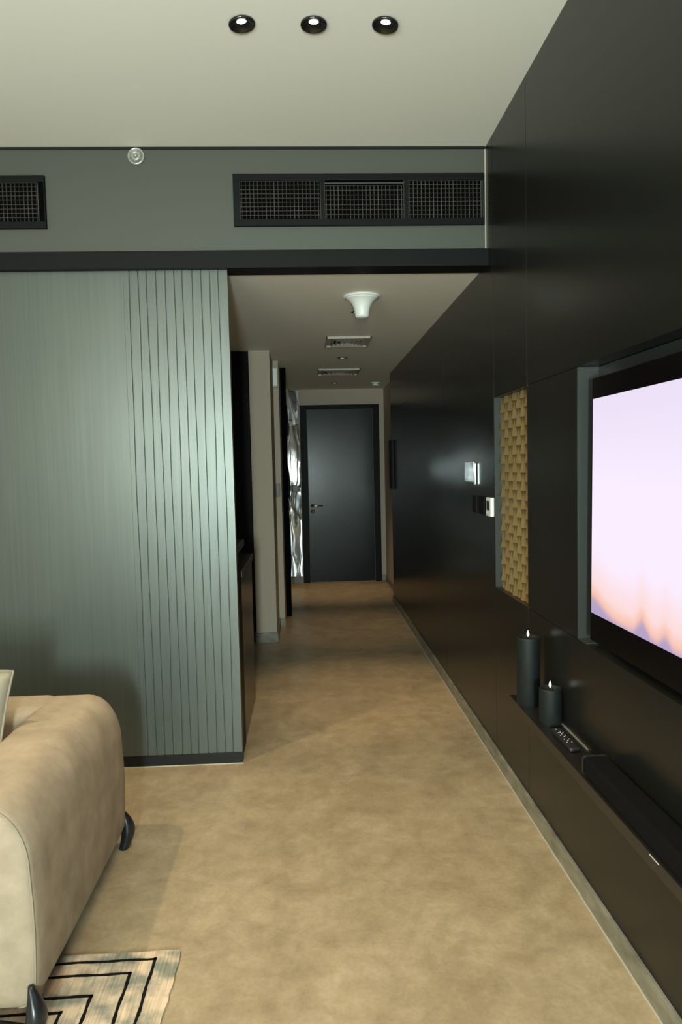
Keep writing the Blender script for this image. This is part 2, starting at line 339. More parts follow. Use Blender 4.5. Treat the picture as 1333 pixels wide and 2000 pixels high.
# gold relief panel in the niche
gr = thing('relief_panel', 'tall gold panel of staggered triangular relief set in the black wall', 'wall panel', (0.93, (YN0 + YN1) / 2, ZR0))
bm = bmesh.new(); bx(bm, 0.911, 0.949, YN0 + .0035, YN1 - .0045, ZR0 + .001, ZR1 - .001); obj('back_board', bm, 'gold', gr)
bm = bmesh.new()
ncol = 8; cw = (YN1 - YN0 - 0.008) / ncol; rh = 0.0775; xb = 0.911; dp = 0.015; hw = cw * 0.84
for c in range(ncol):
    y0 = YN0 + 0.0035 + c * cw; z = ZR0 + 0.001 - (rh / 2 if c % 2 else 0)
    while z < ZR1 - 0.002:
        zt = z + rh
        lo, hi = max(z, ZR0 + 0.001), min(zt, ZR1 - 0.001)
        ym = y0 + cw / 2
        def hp(dy, zz, k): return bm.verts.new((xb + 0.001 - dp * k, min(max(ym + dy, YN0 + .0035), YN1 - .0045), zz))
        f = (zt - lo) / rh; g = (zt - hi) / rh
        if hi - lo > 0.008:
            a = [hp(-hw * f, lo, 0), hp(0, lo, f), hp(hw * f, lo, 0)]
            if g <= 0: 
                T = hp(0, hi, 0); bm.faces.new((T, a[0], a[1])); bm.faces.new((T, a[1], a[2])); bm.faces.new((T, a[2], a[0]))
            else:
                b = [hp(-hw * g, hi, 0), hp(0, hi, g), hp(hw * g, hi, 0)]
                bm.faces.new((b[0], a[0], a[1], b[1])); bm.faces.new((b[1], a[1], a[2], b[2])); bm.faces.new(b[::-1]); bm.faces.new((a[0], b[0], b[2], a[2]))
            bm.faces.new(a)
        z += rh
obj('relief_tiles', bm, 'gold', gr)

# ------------------------------------------------------------------ entrance door
D0, D1, DH = -0.068, 0.905, 2.187
df = sbox('door_1', 'door_frame', (D0, D0 + 0.085, YB - 0.03, YB, 0, DH), 0.003, label='black entrance door at the end of the corridor')
for d in ((D1 - 0.075, D1, YB - 0.03, YB, 0, DH), (D0 + 0.085, D1 - 0.075, YB - 0.03, YB, DH - 0.055, DH)):
    boxobj('door_frame', 'door_frame', d, df, 0.003)
leaf = boxobj('door_leaf', 'door', (D0 + 0.088, D1 - 0.078, YB - 0.016, YB, 0.006, DH - 0.058), df, 0.002)
bm = bmesh.new()
rx = Matrix.Translation((0.066, YB - 0.016, 0.955)) @ Matrix.Rotation(math.pi / 2, 4, 'X')
lathe(bm, [(0.026, 0), (0.026, 0.007), (0.022, 0.010), (0.011, 0.011), (0.010, 0.045)], 24, rx)
tube(bm, [(0.066, YB - 0.058, 0.955), (0.09, YB - 0.062, 0.955), (0.19, YB - 0.062, 0.954)], [0.011, 0.010, 0.009], 12)
obj('door_handle', bm, 'steel', leaf, smooth=True)['label'] = 'brushed steel lever handle'
bm = bmesh.new(); rx = Matrix.Translation((0.066, YB - 0.016, 0.885)) @ Matrix.Rotation(math.pi / 2, 4, 'X')
lathe(bm, [(0.026, 0), (0.026, 0.007), (0.022, 0.010), (0.010, 0.010), (0.009, 0.018)], 24, rx)
obj('lock_cylinder', bm, 'steel', leaf, smooth=True)['label'] = 'round steel lock escutcheon'

# ------------------------------------------------------------------ rippled mirror cladding left of the door
def ripple(u, v):
    return (0.012 * math.sin(u * 4.1 + 1.8 * math.sin(v * 2.3 + 0.5)) + 0.007 * math.sin(v * 6.3 + 1.6 * math.sin(u * 4.7)) + 0.002 * math.sin(v * 15.0 + u * 9 + 2 * math.sin(v * 3.1)))
bm = bmesh.new(); nu, nv = 70, 150; g = []
for i in range(nu + 1):
    row = []
    for j in range(nv + 1):
        y = 6.87 + (YB - 0.075 - 6.87) * i / nu; z = 0.004 + (ZH - 0.008) * j / nv
        row.append(bm.verts.new((-0.200 + ripple(y, z), y, z)))
    g.append(row)
for i in range(nu):
    for j in range(nv): bm.faces.new((g[i][j], g[i + 1][j], g[i + 1][j + 1], g[i][j + 1]))
mp_ = thing('rippled_mirror', 'full-height rippled mirror cladding on the left corridor wall by the door', 'mirror panel', (-0.21, 7.8, 0))
obj('mirror_sheet', bm, 'mirror', mp_, smooth=True)
boxobj('black_edge', 'void', (-0.2275, -0.176, 6.842, 6.868, 0.002, ZH - 0.004), mp_)['label'] = 'black edge profile'
bm = bmesh.new(); nu, nv = 24, 220; g = []
for i in range(nu + 1):
    row = []
    for j in range(nv + 1):
        x = -0.205 + (0.128) * i / nu; z = 0.09 + (ZH - 0.10) * j / nv
        dy = 0.0030 * math.sin(x * 30 + 1.6 * math.sin(z * 3.1)) + 0.0055 * math.sin(z * 4.6 + 1.6 * math.sin(z * 2.1) + x * 8) + 0.0008 * math.sin(z * 17 + x * 25)
        row.append(bm.verts.new((x, YB - 0.042 + dy, z)))
    g.append(row)
for i in range(nu):
    for j in range(nv): bm.faces.new((g[i][j], g[i + 1][j], g[i + 1][j + 1], g[i][j + 1]))
rp = thing('rippled_mirror', 'narrow rippled mirror strip between the left wall and black door frame', 'mirror panel', (-0.14, YB - 0.03, 0.09))
obj('mirror_sheet', bm, 'mirror', rp, smooth=True)
boxobj('backing', 'tv_body', (-0.205, -0.078, YB - 0.012, YB, 0.09, ZH - 0.01), rp)
sbox('baseboard_mirror', 'stone_base', (-0.20, -0.07, YB - 0.02, YB, 0, 0.085), label='grey stone-look skirting left of the door')
tag(boxobj('intercom_handset', 'tv_body', (-0.178, -0.095, 8.74, 8.776, 1.135, 1.215), None, 0.004), 'small black box fixed on the rippled mirror at door side', 'wall box')

# ------------------------------------------------------------------ kitchen units
kc = thing('tall_kitchen_cabinet', 'black tall kitchen cabinets filling the recess beside the beige pillar', 'cabinet', (-1.1, 6.1, 0))
boxobj('carcass', 'kitchen', (-1.75, -0.450, 5.872, 6.41, 0.08, ZH - 0.003), kc, 0.001)
for a, b in ((-1.75, -1.10), (-1.098, -0.450)): boxobj('cabinet_door', 'kitchen', (a + .002, b - .002, 5.85, 5.87, 0.09, 2.37), kc, 0.001)
boxobj('plinth', 'kitchen', (-1.75, -0.455, 5.90, 6.40, 0, 0.08), kc)
bc = thing('breakfast_counter', 'raised black counter end just behind the grooved partition', 'counter', (-0.7, 3.6, 0))
boxobj('counter_panel', 'kitchen', (-1.9, -0.352, 3.492, 3.70, 0.0, 1.015), bc, 0.002)
boxobj('counter_top', 'worktop', (-1.9, -0.350, 3.492, 3.90, 1.017, 1.052), bc, 0.002)
bu = thing('kitchen_base_unit', 'low glossy dark kitchen unit behind the raised counter', 'cabinet', (-0.7, 4.1, 0))
boxobj('side_panel', 'gloss_black', (-0.372, -0.354, 3.703, 4.42, 0.0, 0.868), bu, 0.002)['label'] = 'glossy dark side panel'
boxobj('carcass', 'kitchen', (-1.9, -0.374, 3.703, 4.40, 0.0, 0.868), bu, 0.001)
boxobj('worktop', 'worktop', (-1.9, -0.346, 3.702, 4.46, 0.870, 0.905), bu, 0.003)

# ------------------------------------------------------------------ wall fittings on pillar side
em = thing('wall_alarm_box', 'small white box mounted high beside the beige pillar', 'alarm box', (-0.25, 6.41, 2.1))
boxobj('housing', 'vent_white', (-0.282, -0.232, 6.385, 6.419, 2.14, 2.32), em, 0.004)
boxobj('lens', 'white_plastic', (-0.274, -0.240, 6.381, 6.386, 2.155, 2.305), em, 0.001)
sw = thing('light_switch', 'small dark switch plate on the beige wall beside the pillar', 'switch', (-0.26, 6.415, 1.2))
boxobj('plate', 'tv_body', (-0.2745, -0.240, 6.412, 6.419, 1.175, 1.290), sw, 0.002)
boxobj('rocker', 'fin', (-0.268, -0.247, 6.408, 6.413, 1.20, 1.265), sw, 0.001)

# ------------------------------------------------------------------ air grilles in the bulkhead
def grille(root, x0, x1, z0, z1, sub_top=0.0):
    bm = bmesh.new(); y = YP - 0.012
    n = max(3, round((x1 - x0) / 0.0187)); nz = max(3, round((z1 - z0 - sub_top) / 0.0205))
    for k in range(n):
        x = x0 + (k + 0.5) * (x1 - x0) / n + random.uniform(-.0008, .0008)
        a = random.uniform(0.0013, 0.0026)
        vs = [(x - a, y + 0.006, z0), (x + a * 0.4, y + 0.004, z0), (x + a * 1.4, y + 0.028, z0), (x - a * 0.2, y + 0.028, z0)]
        loft(bm, [[Vector(v) for v in vs], [Vector((v[0], v[1], z1 - sub_top)) for v in vs]])
    for k in range(nz + 1):
        z = z0 + k * (z1 - z0 - sub_top) / nz
        bx(bm, x0, x1, y, y + 0.006, z - 0.0006, z + 0.0006)
    if sub_top: bx(bm, x0, x1, y - 0.001, y + 0.004, z1 - sub_top * 0.62, z1 - sub_top * 0.42)
    bx(bm, x0 - .001, x0 + 0.002, y, y + 0.02, z0, z1); bx(bm, x1 - 0.002, x1 + .001, y, y + 0.02, z0, z1)
    return obj('grille', bm, 'fin', root)
def vent(label, x0, x1, z0, z1, mods, fw=0.03, group=None):
    t = thing('air_grille', label, 'air vent', ((x0 + x1) / 2, YP, z0), group)
    bm = bmesh.new(); ya, yb = YP - 0.020, YP + 0.01
    bx(bm, x0, x1, ya, yb, z0, z0 + fw); bx(bm, x0, x1, ya, yb, z1 - fw, z1)
    bx(bm, x0, x0 + fw, ya, yb, z0 + fw, z1 - fw); bx(bm, x1 - fw * .15, x1, ya, yb, z0 + fw, z1 - fw)
    for a, b in zip(mods, mods[1:]): bx(bm, a[1], b[0], ya + 0.002, yb, z0 + fw, z1 - fw)
    obj('frame', bm, 'frame_black', t, 0.0015)
    boxobj('duct_shade_sheet', 'void', (x0 + fw * .5, x1 - fw * .1, YP - 0.0008, YP - 0.0002, z0 + fw * .5, z1 - fw * .5), t)  # black sheet on the solid bulkhead imitates the dark inside the duct
    for a, b, s in mods: grille(t, a, b, z0 + fw, z1 - fw, s)
    return t
vent('long black air grille of three sections above the corridor opening', -0.307, XW - 0.012, 2.557, 2.792,
     [(-0.277, 0.098, 0.0), (0.116, 0.489, 0.022), (0.507, XW - 0.016, 0.0)])
vent('black air grille cut by the left edge above the sofa', -2.35, -1.163, 2.553, 2.789, [(-2.32, -1.78, 0.0), (-1.76, -1.196, 0.0)])
# black sheet stands in for the duct's shade behind the grille: sprinkler/detector disc
sd = thing('wall_sounder', 'round silver detector disc on the grey-green bulkhead', 'detector', (-0.746, YP, 2.877))
rx = Matrix.Translation((-0.746, YP, 2.877)) @ Matrix.Rotation(math.pi / 2, 4, 'X')
bm = bmesh.new(); lathe(bm, [(0.034, 0), (0.039, 0.002), (0.039, 0.008), (0.036, 0.012), (0.031, 0.012), (0.030, 0.006)], 40, rx, True, True)
obj('ring', bm, 'silver', sd, smooth=True)
bm = bmesh.new(); lathe(bm, [(0.022, 0.006), (0.022, 0.013), (0.019, 0.016), (0.012, 0.017), (0.011, 0.010)], 32, rx)
for k in range(5):
    a = k * 2 * math.pi / 5 + .3
    tube(bm, [rx @ Vector((0.010 * math.cos(a), 0.010 * math.sin(a), 0.012)), rx @ Vector((0.029 * math.cos(a + .5), 0.029 * math.sin(a + .5), 0.010))], 0.0018, 6)
lathe(bm, [(0.006, 0.008), (0.006, 0.018), (0.003, 0.020)], 16, rx)
obj('deflector', bm, 'silver', sd, smooth=True)

# ------------------------------------------------------------------ ceiling fittings
def downlight(name, label, x, y, z, r, blackrim, group):
    t = thing(name, label, 'downlight', (x, y, z), group); T = Matrix.Translation((x, y, z)) @ Matrix.Rotation(math.pi, 4, 'X')
    bm = bmesh.new()
    if blackrim:   # surface mounted tilted gloss cone
        lathe(bm, [(r * 1.0, 0), (r * 1.0, 0.006), (r * 0.97, 0.009), (r * 0.90, 0.009), (r * 0.80, 0.004), (r * 0.62, 0.002)], 48, T, True, False)
        sharp(obj('trim_ring', bm, 'downlight_black', t, smooth=True), 50)
        bm = bmesh.new(); lathe(bm, [(r * 0.60, 0.0015), (r * 0.52, 0.0035), (r * 0.3, 0.0045), (0.001, 0.005)], 32, T, True, False)
        obj('lens', bm, 'lamp', t, smooth=True)
    return t
def hall_light(x, y, r, label, group):
    t = thing('recessed_downlight', label, 'downlight', (x, y, ZH), group); T = Matrix.Translation((x, y, ZH)) @ Matrix.Rotation(math.pi, 4, 'X')
    bm = bmesh.new(); lathe(bm, [(r, 0), (r, 0.002), (r * 0.95, 0.004), (r * 0.66, 0.004), (r * 0.62, 0.001)], 32, T, True, True)
    obj('trim_ring', bm, 'downlight_black', t, smooth=True)
    bm = bmesh.new(); lathe(bm, [(r * 0.36, 0.0012), (r * 0.34, 0.0055), (0.001, 0.006)], 24, T, True, False)
    obj('lens', bm, 'dim_lamp', t, smooth=True)
    return t
hall_light(0.322, 4.44, 0.026, 'tiny downlight just behind the white funnel on corridor ceiling', 'corridor ceiling downlights')
hall_light(0.335, 6.30, 0.046, 'recessed downlight between the two corridor ceiling diffusers', 'corridor ceiling downlights')
hall_light(0.342, 8.17, 0.042, 'farthest recessed downlight near the end of the corridor ceiling', 'corridor ceiling downlights')

dl_labels = ['leftmost of the three black round ceiling downlights', 'middle of the three black round ceiling downlights', 'rightmost of the three black round ceiling downlights']
for k, x in enumerate((-0.178, 0.062, 0.303)):
    r = 0.044
    t = thing('downlight', dl_labels[k], 'downlight', (x, 2.5, ZC), 'black downlights in a row on the living ceiling')
    tilt = Matrix.Translation((x, 2.5, ZC - 0.004)) @ Matrix.Rotation((-0.10, 0.0, 0.10)[k], 4, 'Y') @ Matrix.Rotation(math.pi, 4, 'X')
    bm = bmesh.new()   # deep gloss-black funnel, hollow, lit lens seen on the far wall of the funnel
    lathe(bm, [(r * 0.86, -0.004), (r, 0.0), (r * 1.02, 0.004), (r * 0.98, 0.008), (r * 0.90, 0.008), (r * 0.84, 0.004), (r * 0.60, 0.0005), (r * 0.42, -0.0005)], 48, tilt, True, True)
    obj('trim_ring', bm, 'downlight_black', t, smooth=True)
    bm = bmesh.new()
    T2 = tilt @ Matrix.Translation((0, 0.015, 0.003)) @ Matrix.Scale(0.62, 4, (0, 1, 0))
    lathe(bm, [(0.016, 0.0), (0.016, 0.002), (0.012, 0.0045), (0.004, 0.006)], 28, T2)
    obj('lens', bm, 'lamp', t, smooth=True)

an = thing('ceiling_antenna', 'white funnel-shaped antenna hanging from the corridor ceiling', 'antenna', (0.330, 4.02, ZH))
T = Matrix.Translation((0.330, 4.03, ZH)) @ Matrix.Rotation(math.pi, 4, 'X')
bm = bmesh.new(); lathe(bm, [(0.094, 0), (0.102, 0.003), (0.103, 0.009), (0.098, 0.013), (0.09, 0.014)], 48, T)
obj('flange', bm, 'white_plastic', an, smooth=True)
bm = bmesh.new(); lathe(bm, [(0.094, 0.0135), (0.082, 0.020), (0.066, 0.032), (0.054, 0.048), (0.046, 0.066), (0.041, 0.088), (0.039, 0.106), (0.036, 0.116), (0.028, 0.121), (0.012, 0.123)], 48, T)
obj('funnel', bm, 'white_plastic', an, smooth=True)

def diffuser(label, x0, x1, y0, y1, n):
    t = thing('ceiling_diffuser', label, 'air vent', ((x0 + x1) / 2, (y0 + y1) / 2, ZH), 'white ceiling diffusers in the corridor')
    bm = bmesh.new(); z = ZH
    f = 0.045
    for d in ((x0, x1, y0, y0 + .012), (x0, x1, y1 - .012, y1), (x0, x0 + .012, y0, y1), (x1 - .012, x1, y0, y1)): bx(bm, *d, z - 0.016, z)
    for d in ((x0 + .012, x1 - .012, y0 + .012, y0 + f), (x0 + .012, x1 - .012, y1 - f, y1 - .012), (x0 + .012, x0 + f, y0 + f, y1 - f), (x1 - f, x1 - .012, y0 + f, y1 - f)): bx(bm, *d, z - 0.004, z)
    obj('frame', bm, 'vent_white', t, 0.001)
    boxobj('duct_shade_sheet', 'void', (x0 + f, x1 - f, y0 + f, y1 - f, z - 0.002, z - 0.0005), t)  # black sheet imitates the shaded inside of the ceiling duct
    bm = bmesh.new(); k = 4; cx, cy = (x0 + x1) / 2, (y0 + y1) / 2; hx, hy = (x1 - x0) / 2 - f, (y1 - y0) / 2 - f
    for i in range(k):      # nested sloped louvres in four directions
        s0, s1 = 1 - i / k, 1 - (i + 0.72) / k
        o_ = [Vector((cx + a * hx * s0, cy + b * hy * s0, z - 0.020)) for a, b in ((-1, -1), (1, -1), (1, 1), (-1, 1))]
        i_ = [Vector((cx + a * hx * s1, cy + b * hy * s1, z - 0.006)) for a, b in ((-1, -1), (1, -1), (1, 1), (-1, 1))]
        A = [bm.verts.new(v) for v in o_]; B = [bm.verts.new(v) for v in i_]
        B2 = [bm.verts.new(v + Vector((0, 0, 0.003))) for v in i_]; A2 = [bm.verts.new(v + Vector((0, 0, 0.0015))) for v in o_]
        for q in range(4):
            p = (q + 1) % 4
            bm.faces.new((A[q], A[p], B[p], B[q])); bm.faces.new((A2[q], B2[q], B2[p], A2[p])); bm.faces.new((B[q], B[p], B2[p], B2[q]))
    obj('louvres', bm, 'vent_white', t)
    return t
diffuser('nearer white ceiling diffuser in the corridor, behind the white funnel', 0.165, 0.500, 5.27, 5.66, 4)
diffuser('farther white ceiling diffuser in the corridor', 0.130, 0.548, 6.98, 7.38, 4)
sp = thing('smoke_detector', 'small white round detector on the corridor ceiling at far right', 'smoke detector', (0.808, 8.2, ZH))
T = Matrix.Translation((0.808, 8.2, ZH)) @ Matrix.Rotation(math.pi, 4, 'X')
bm = bmesh.new(); lathe(bm, [(0.05, 0), (0.052, 0.006), (0.048, 0.010), (0.03, 0.011)], 32, T); obj('base', bm, 'white_plastic', sp, smooth=True)
bm = bmesh.new(); lathe(bm, [(0.026, 0.011), (0.026, 0.022), (0.044, 0.023), (0.042, 0.032), (0.02, 0.037), (0.005, 0.038)], 32, T); obj('sensor_head', bm, 'white_plastic', sp, smooth=True)

# ------------------------------------------------------------------ fittings on the black wall
cb = thing('chrome_wall_box', 'small polished chrome box on the black wall above the thermostat', 'wall fitting', (0.865, 3.80, 1.38))
boxobj('front_plate', 'chrome', (0.8645, 0.867, 3.678, 3.895, 1.320, 1.440), cb, 0.001)
boxobj('body', 'steel', (0.867, XW, 3.682, 3.890, 1.323, 1.437), cb, 0.002)
boxobj('edge_rib', 'chrome', (0.868, 0.878, 3.674, 3.682, 1.325, 1.435), cb, 0.003)
th = thing('thermostat', 'white wall thermostat with dark display beside the gold panel', 'thermostat', (0.865, 3.40, 1.22))
boxobj('housing', 'white_plastic', (0.862, XW, 3.334, 3.424, 1.180, 1.270), th, 0.004)
boxobj('display', 'lcd', (0.8608, 0.8622, 3.352, 3.408, 1.209, 1.254), th)
bm = bmesh.new()
for k in range(3): bx(bm, 0.8605, 0.8624, 3.358 + k * 0.018, 3.368 + k * 0.018, 1.188, 1.194)
obj('button_row', bm, 'silver', th)
for lab, ya in (('black switch plate on black wall, nearest to the white thermostat', 3.50), ('black switch plate on black wall, farther from the white thermostat', 3.66)):
    s = thing('switch_plate', lab, 'switch', (XW, ya + .045, 1.22), 'black switch plates')
    boxobj('plate', 'door_frame', (XW - 0.008, XW, ya, ya + 0.088, 1.180, 1.268), s, 0.002)
    for k in range(2): boxobj('rocker', 'door_frame', (XW - 0.0105, XW - 0.008, ya + 0.012 + k * 0.034, ya + 0.042 + k * 0.034, 1.192, 1.256), s, 0.001)
ap = thing('wall_cabinet_panel', 'flat black panel at the far end of the black wall', 'wall panel', (XW, 7.3, 1.19))
boxobj('panel_body', 'door_frame', (XW - 0.022, XW, 7.18, 7.395, 1.19, 1.69), ap, 0.002)
boxobj('panel_door', 'door_frame', (XW - 0.026, XW - 0.0222, 7.19, 7.385, 1.20, 1.68), ap, 0.001)

# ------------------------------------------------------------------ television
tv = thing('television', 'large flat television in the wall recess showing a pale pink sky', 'television', (0.93, 1.5, 0.88))
tv.rotation_euler = (0, math.radians(0.5), 0)
boxobj('rear_housing', 'tv_body', (0.909, 0.940, 0.80, 2.185, 0.88, 1.675), tv, 0.004)
boxobj('bezel', 'tv_glass', (0.896, 0.909, 0.775, 2.216, 0.866, 1.690), tv, 0.002)['label'] = 'black glass front and border'
bm = bmesh.new(); cl = bm.loops.layers.float_color.new('picture'); ny, nz = 150, 90
Y0, Y1, Z0, Z1 = 0.785, 2.207, 0.955, 1.625
g = [[bm.verts.new((0.8955, Y0 + (Y1 - Y0) * i / ny, Z0 + (Z1 - Z0) * j / nz)) for j in range(nz + 1)] for i in range(ny + 1)]
def lerp3(a, b, t): t = max(0, min(1, t)); t = t * t * (3 - 2 * t); return tuple(a[k] + (b[k] - a[k]) * t for k in range(3))
def ridge(s):   # mountain height over the picture foot, s metres from the left border
    h = 0.048 * math.exp(-(s / 0.11) ** 2) + 0.012
    for c, a, w_ in ((0.345, 0.045, 0.05), (0.47, 0.028, 0.04), (0.62, 0.05, 0.06), (0.8, 0.07, 0.09), (1.0, 0.06, 0.08), (1.2, 0.08, 0.1)): h += a * max(0, 1 - abs(s - c) / w_) * 0.75 + a * 0.25 * math.exp(-((s - c) / w_) ** 2)
    return h
def pic(y, z):
    s = Y1 - y; h = z - Z0; r = ridge(s)
    sky = lerp3((0.90, 0.80, 0.97), (0.78, 0.69, 0.86), (h - 0.32) / 0.40)
    sky = lerp3((0.92, 0.66, 0.64), sky, (h - r - 0.01) / 0.17)
    c = lerp3((0.88, 0.52, 0.42), sky, (h - r) / 0.045)
    return lerp3(lerp3((0.42, 0.33, 0.55), (0.55, 0.36, 0.42), h / 0.08), c, (h - r + 0.022) / 0.032)
for i in range(ny):
    for j in range(nz):
        f = bm.faces.new((g[i][j], g[i + 1][j], g[i + 1][j + 1], g[i][j + 1]))
        for l in f.loops: l[cl] = (*pic(l.vert.co.y, l.vert.co.z), 1)
o = obj('picture_area', bm, 'picture', tv)
tv.location.x = 0.924

# ------------------------------------------------------------------ shelf and what stands on it
SZ = 0.51
sh = thing('floating_shelf', 'long black floating shelf on the black wall below the television', 'shelf', (0.83, 1.0, SZ))
boxobj('shelf_board', 'shelf', (0.785, XW, -0.9, 2.772, SZ - 0.034, SZ), sh, 0.0012)
boxobj('bright_edge_strip', 'silver', (XW - 0.006, XW - 0.001, 2.20, 2.455, SZ, SZ + 0.004), sh)['label'] = 'thin silver strip painted as the bright gap along the back edge'  # silver strip stands in for the bright gap edge behind the shelf
boxobj('shelf_mark', 'print', (0.7843, 0.7852, 1.555, 1.60, SZ - 0.006, SZ - 0.003), sh)['label'] = 'tiny pale mark on the front edge'
def candle(label, x, y, r, h):
    t = thing('pillar_candle', label, 'candle', (x, y, SZ), 'charcoal pillar candles')
    T = Matrix.Translation((x, y, SZ))
    bm = bmesh.new(); lathe(bm, [(r * 0.97, 0), (r, 0.003), (r, h - 0.006), (r * 0.985, h - 0.001), (r * 0.95, h), (r * 0.86, h - 0.001), (r * 0.70, h - 0.010), (r * 0.35, h - 0.013), (0.002, h - 0.013)], 48, T)
    sharp(obj('wax_body', bm, 'wax', t, smooth=True), 60)
    bm = bmesh.new(); lathe(bm, [(0.0015, h - 0.013), (0.0015, h + 0.002)], 10, T); obj('wick', bm, 'rubber', t)
    bm = bmesh.new(); lathe(bm, [(0.0015, h + 0.000), (0.0045, h + 0.006), (0.0048, h + 0.011), (0.0032, h + 0.018), (0.0008, h + 0.024)], 16, T)
    obj('flame', bm, 'flame', t, smooth=True)['label'] = 'white flame-shaped tip'
candle('taller charcoal pillar candle at the shelf end', 0.826, 2.655, 0.0435, 0.262)
candle('shorter charcoal pillar candle on the shelf', 0.838, 2.443, 0.0385, 0.130)
rm = thing('remote_control', 'black remote control lying on the shelf beside the shorter candle', 'remote control', (0.83, 2.28, SZ))
bm = bmesh.new(); bx(bm, 0.812, 0.848, 2.185, 2.365, SZ + 0.0005, SZ + 0.015); obj('remote_body', bm, 'rubber', rm, 0.006, seg=3)
bm = bmesh.new()
for a, b, r in ((0.830, 2.322, 0.0022), (0.822, 2.318, 0.0016), (0.838, 2.318, 0.0016), (0.830, 2.306, 0.0016), (0.822, 2.294, 0.0018), (0.838, 2.294, 0.0018), (0.830, 2.284, 0.0018), (0.822, 2.262, 0.0018), (0.838, 2.262, 0.0018), (0.830, 2.250, 0.0022), (0.822, 2.236, 0.0018), (0.838, 2.236, 0.0018), (0.824, 2.350, 0.002), (0.827, 2.350, 0.002)):
    bm = bmesh.new(); lathe(bm, [(r, 0), (r, 0.0012), (r * .6, 0.0016)], 10, Matrix.Translation((a, b, SZ + 0.0149)))
    obj('button', bm, 'print', rm)
sb = thing('soundbar', 'long low black soundbar on the shelf under the television', 'soundbar', (0.83, 1.5, SZ))
bm = bmesh.new()
def rr(x0, x1, z0, z1, y, r=0.012, n=5):
    out = []
    for cx, cz, a0 in ((x1 - r, z1 - r, 0), (x0 + r, z1 - r, 90), (x0 + r, z0 + r, 180), (x1 - r, z0 + r, 270)):
        for k in range(n + 1):
            a = math.radians(a0 + 90 * k / n); out.append(Vector((cx + r * math.cos(a), y, cz + r * math.sin(a))))
    return out
loft(bm, [rr(0.792, 0.864, SZ + .004, SZ + 0.056, 2.022), rr(0.790, 0.866, SZ + .002, SZ + 0.058, 2.018), rr(0.790, 0.866, SZ + .002, SZ + 0.058, 0.96), rr(0.792, 0.864, SZ + .004, SZ + 0.056, 0.955)])
obj('cloth_body', bm, 'fabric_black', sb)
bm = bmesh.new(); loft(bm, [rr(0.789, 0.867, SZ + .001, SZ + 0.059, 2.028), rr(0.789, 0.867, SZ + .001, SZ + 0.059, 2.019)]); obj('end_cap', bm, 'rubber', sb)
bm = bmesh.new(); loft(bm, [rr(0.789, 0.867, SZ + .001, SZ + 0.059, 0.958), rr(0.789, 0.867, SZ + .001, SZ + 0.059, 0.949)]); obj('end_cap', bm, 'rubber', sb)
for y in (1.9, 1.1): boxobj('foot', 'rubber', (0.80, 0.855, y - .02, y + .02, SZ + 0.0004, SZ + .0035), sb)

# ------------------------------------------------------------------ rug
rug = thing('rug', 'distressed beige rug with nested black angular lines under the sofa', 'rug', (-1.4, 1.1, 0))
RX1, RY1 = -0.411, 2.074
bm = bmesh.new(); n = 90; top = []
ring = []
for k in range(n): ring.append((RX1 + random.uniform(-.003, .003) + 0.004 * math.sin(k * .31), -0.2 + (RY1 + 0.2) * k / n))
for k in range(n): ring.append((RX1 - (RX1 + 2.6) * k / n, RY1 + random.uniform(-.0015, .0015)))
ring += [(-2.6, RY1), (-2.6, -0.2)]
lo = [bm.verts.new((x, y, 0.0005)) for x, y in ring]; hi = [bm.verts.new((x - 0.001, y - 0.001, 0.007)) for x, y in ring]
for k in range(len(ring)): bm.faces.new((lo[k], lo[(k + 1) % len(ring)], hi[(k + 1) % len(ring)], hi[k]))
bm.faces.new(hi); bm.faces.new(lo[::-1]); obj('rug_field', bm, 'rug', rug)
bm = bmesh.new()
def line_run(pts, wv=0.010):   # raised woven line with slightly wavy edges
    for (x0, y0), (x1, y1) in zip(pts, pts[1:]):
        d = Vector((x1 - x0, y1 - y0, 0)); L_ = d.length; d.normalize(); nn = Vector((-d.y, d.x, 0)); k = max(2, int(L_ / 0.02))
        rings = []
        for i in range(k + 1):
            p = Vector((x0, y0, 0)) + d * (L_ * i / k); a = wv / 2 * (1 + 0.18 * math.sin(i * 1.9 + x0 * 50)); s = nn * 0.0012 * math.sin(i * 0.9 + y0 * 9)
            if i in (0, k): s = nn * 0; p = p + d * (-wv / 2 if i == 0 else wv / 2); a = wv / 2
            rings.append([p + s - nn * a + Vector((0, 0, 0.006)), p + s + nn * a + Vector((0, 0, 0.006)), p + s + nn * a * .8 + Vector((0, 0, 0.0086)), p + s - nn * a * .8 + Vector((0, 0, 0.0086))])
        loft(bm, rings)
for cx, cy in ((-0.480, 2.037), (-0.539, 1.982), (-0.624, 1.900), (-0.688, 1.845)):
    line_run([(-2.0, cy), (cx, cy), (cx, 0.3)])
obj('black_line_weave', bm, 'rug_line', rug)['label'] = 'black angular line pattern'

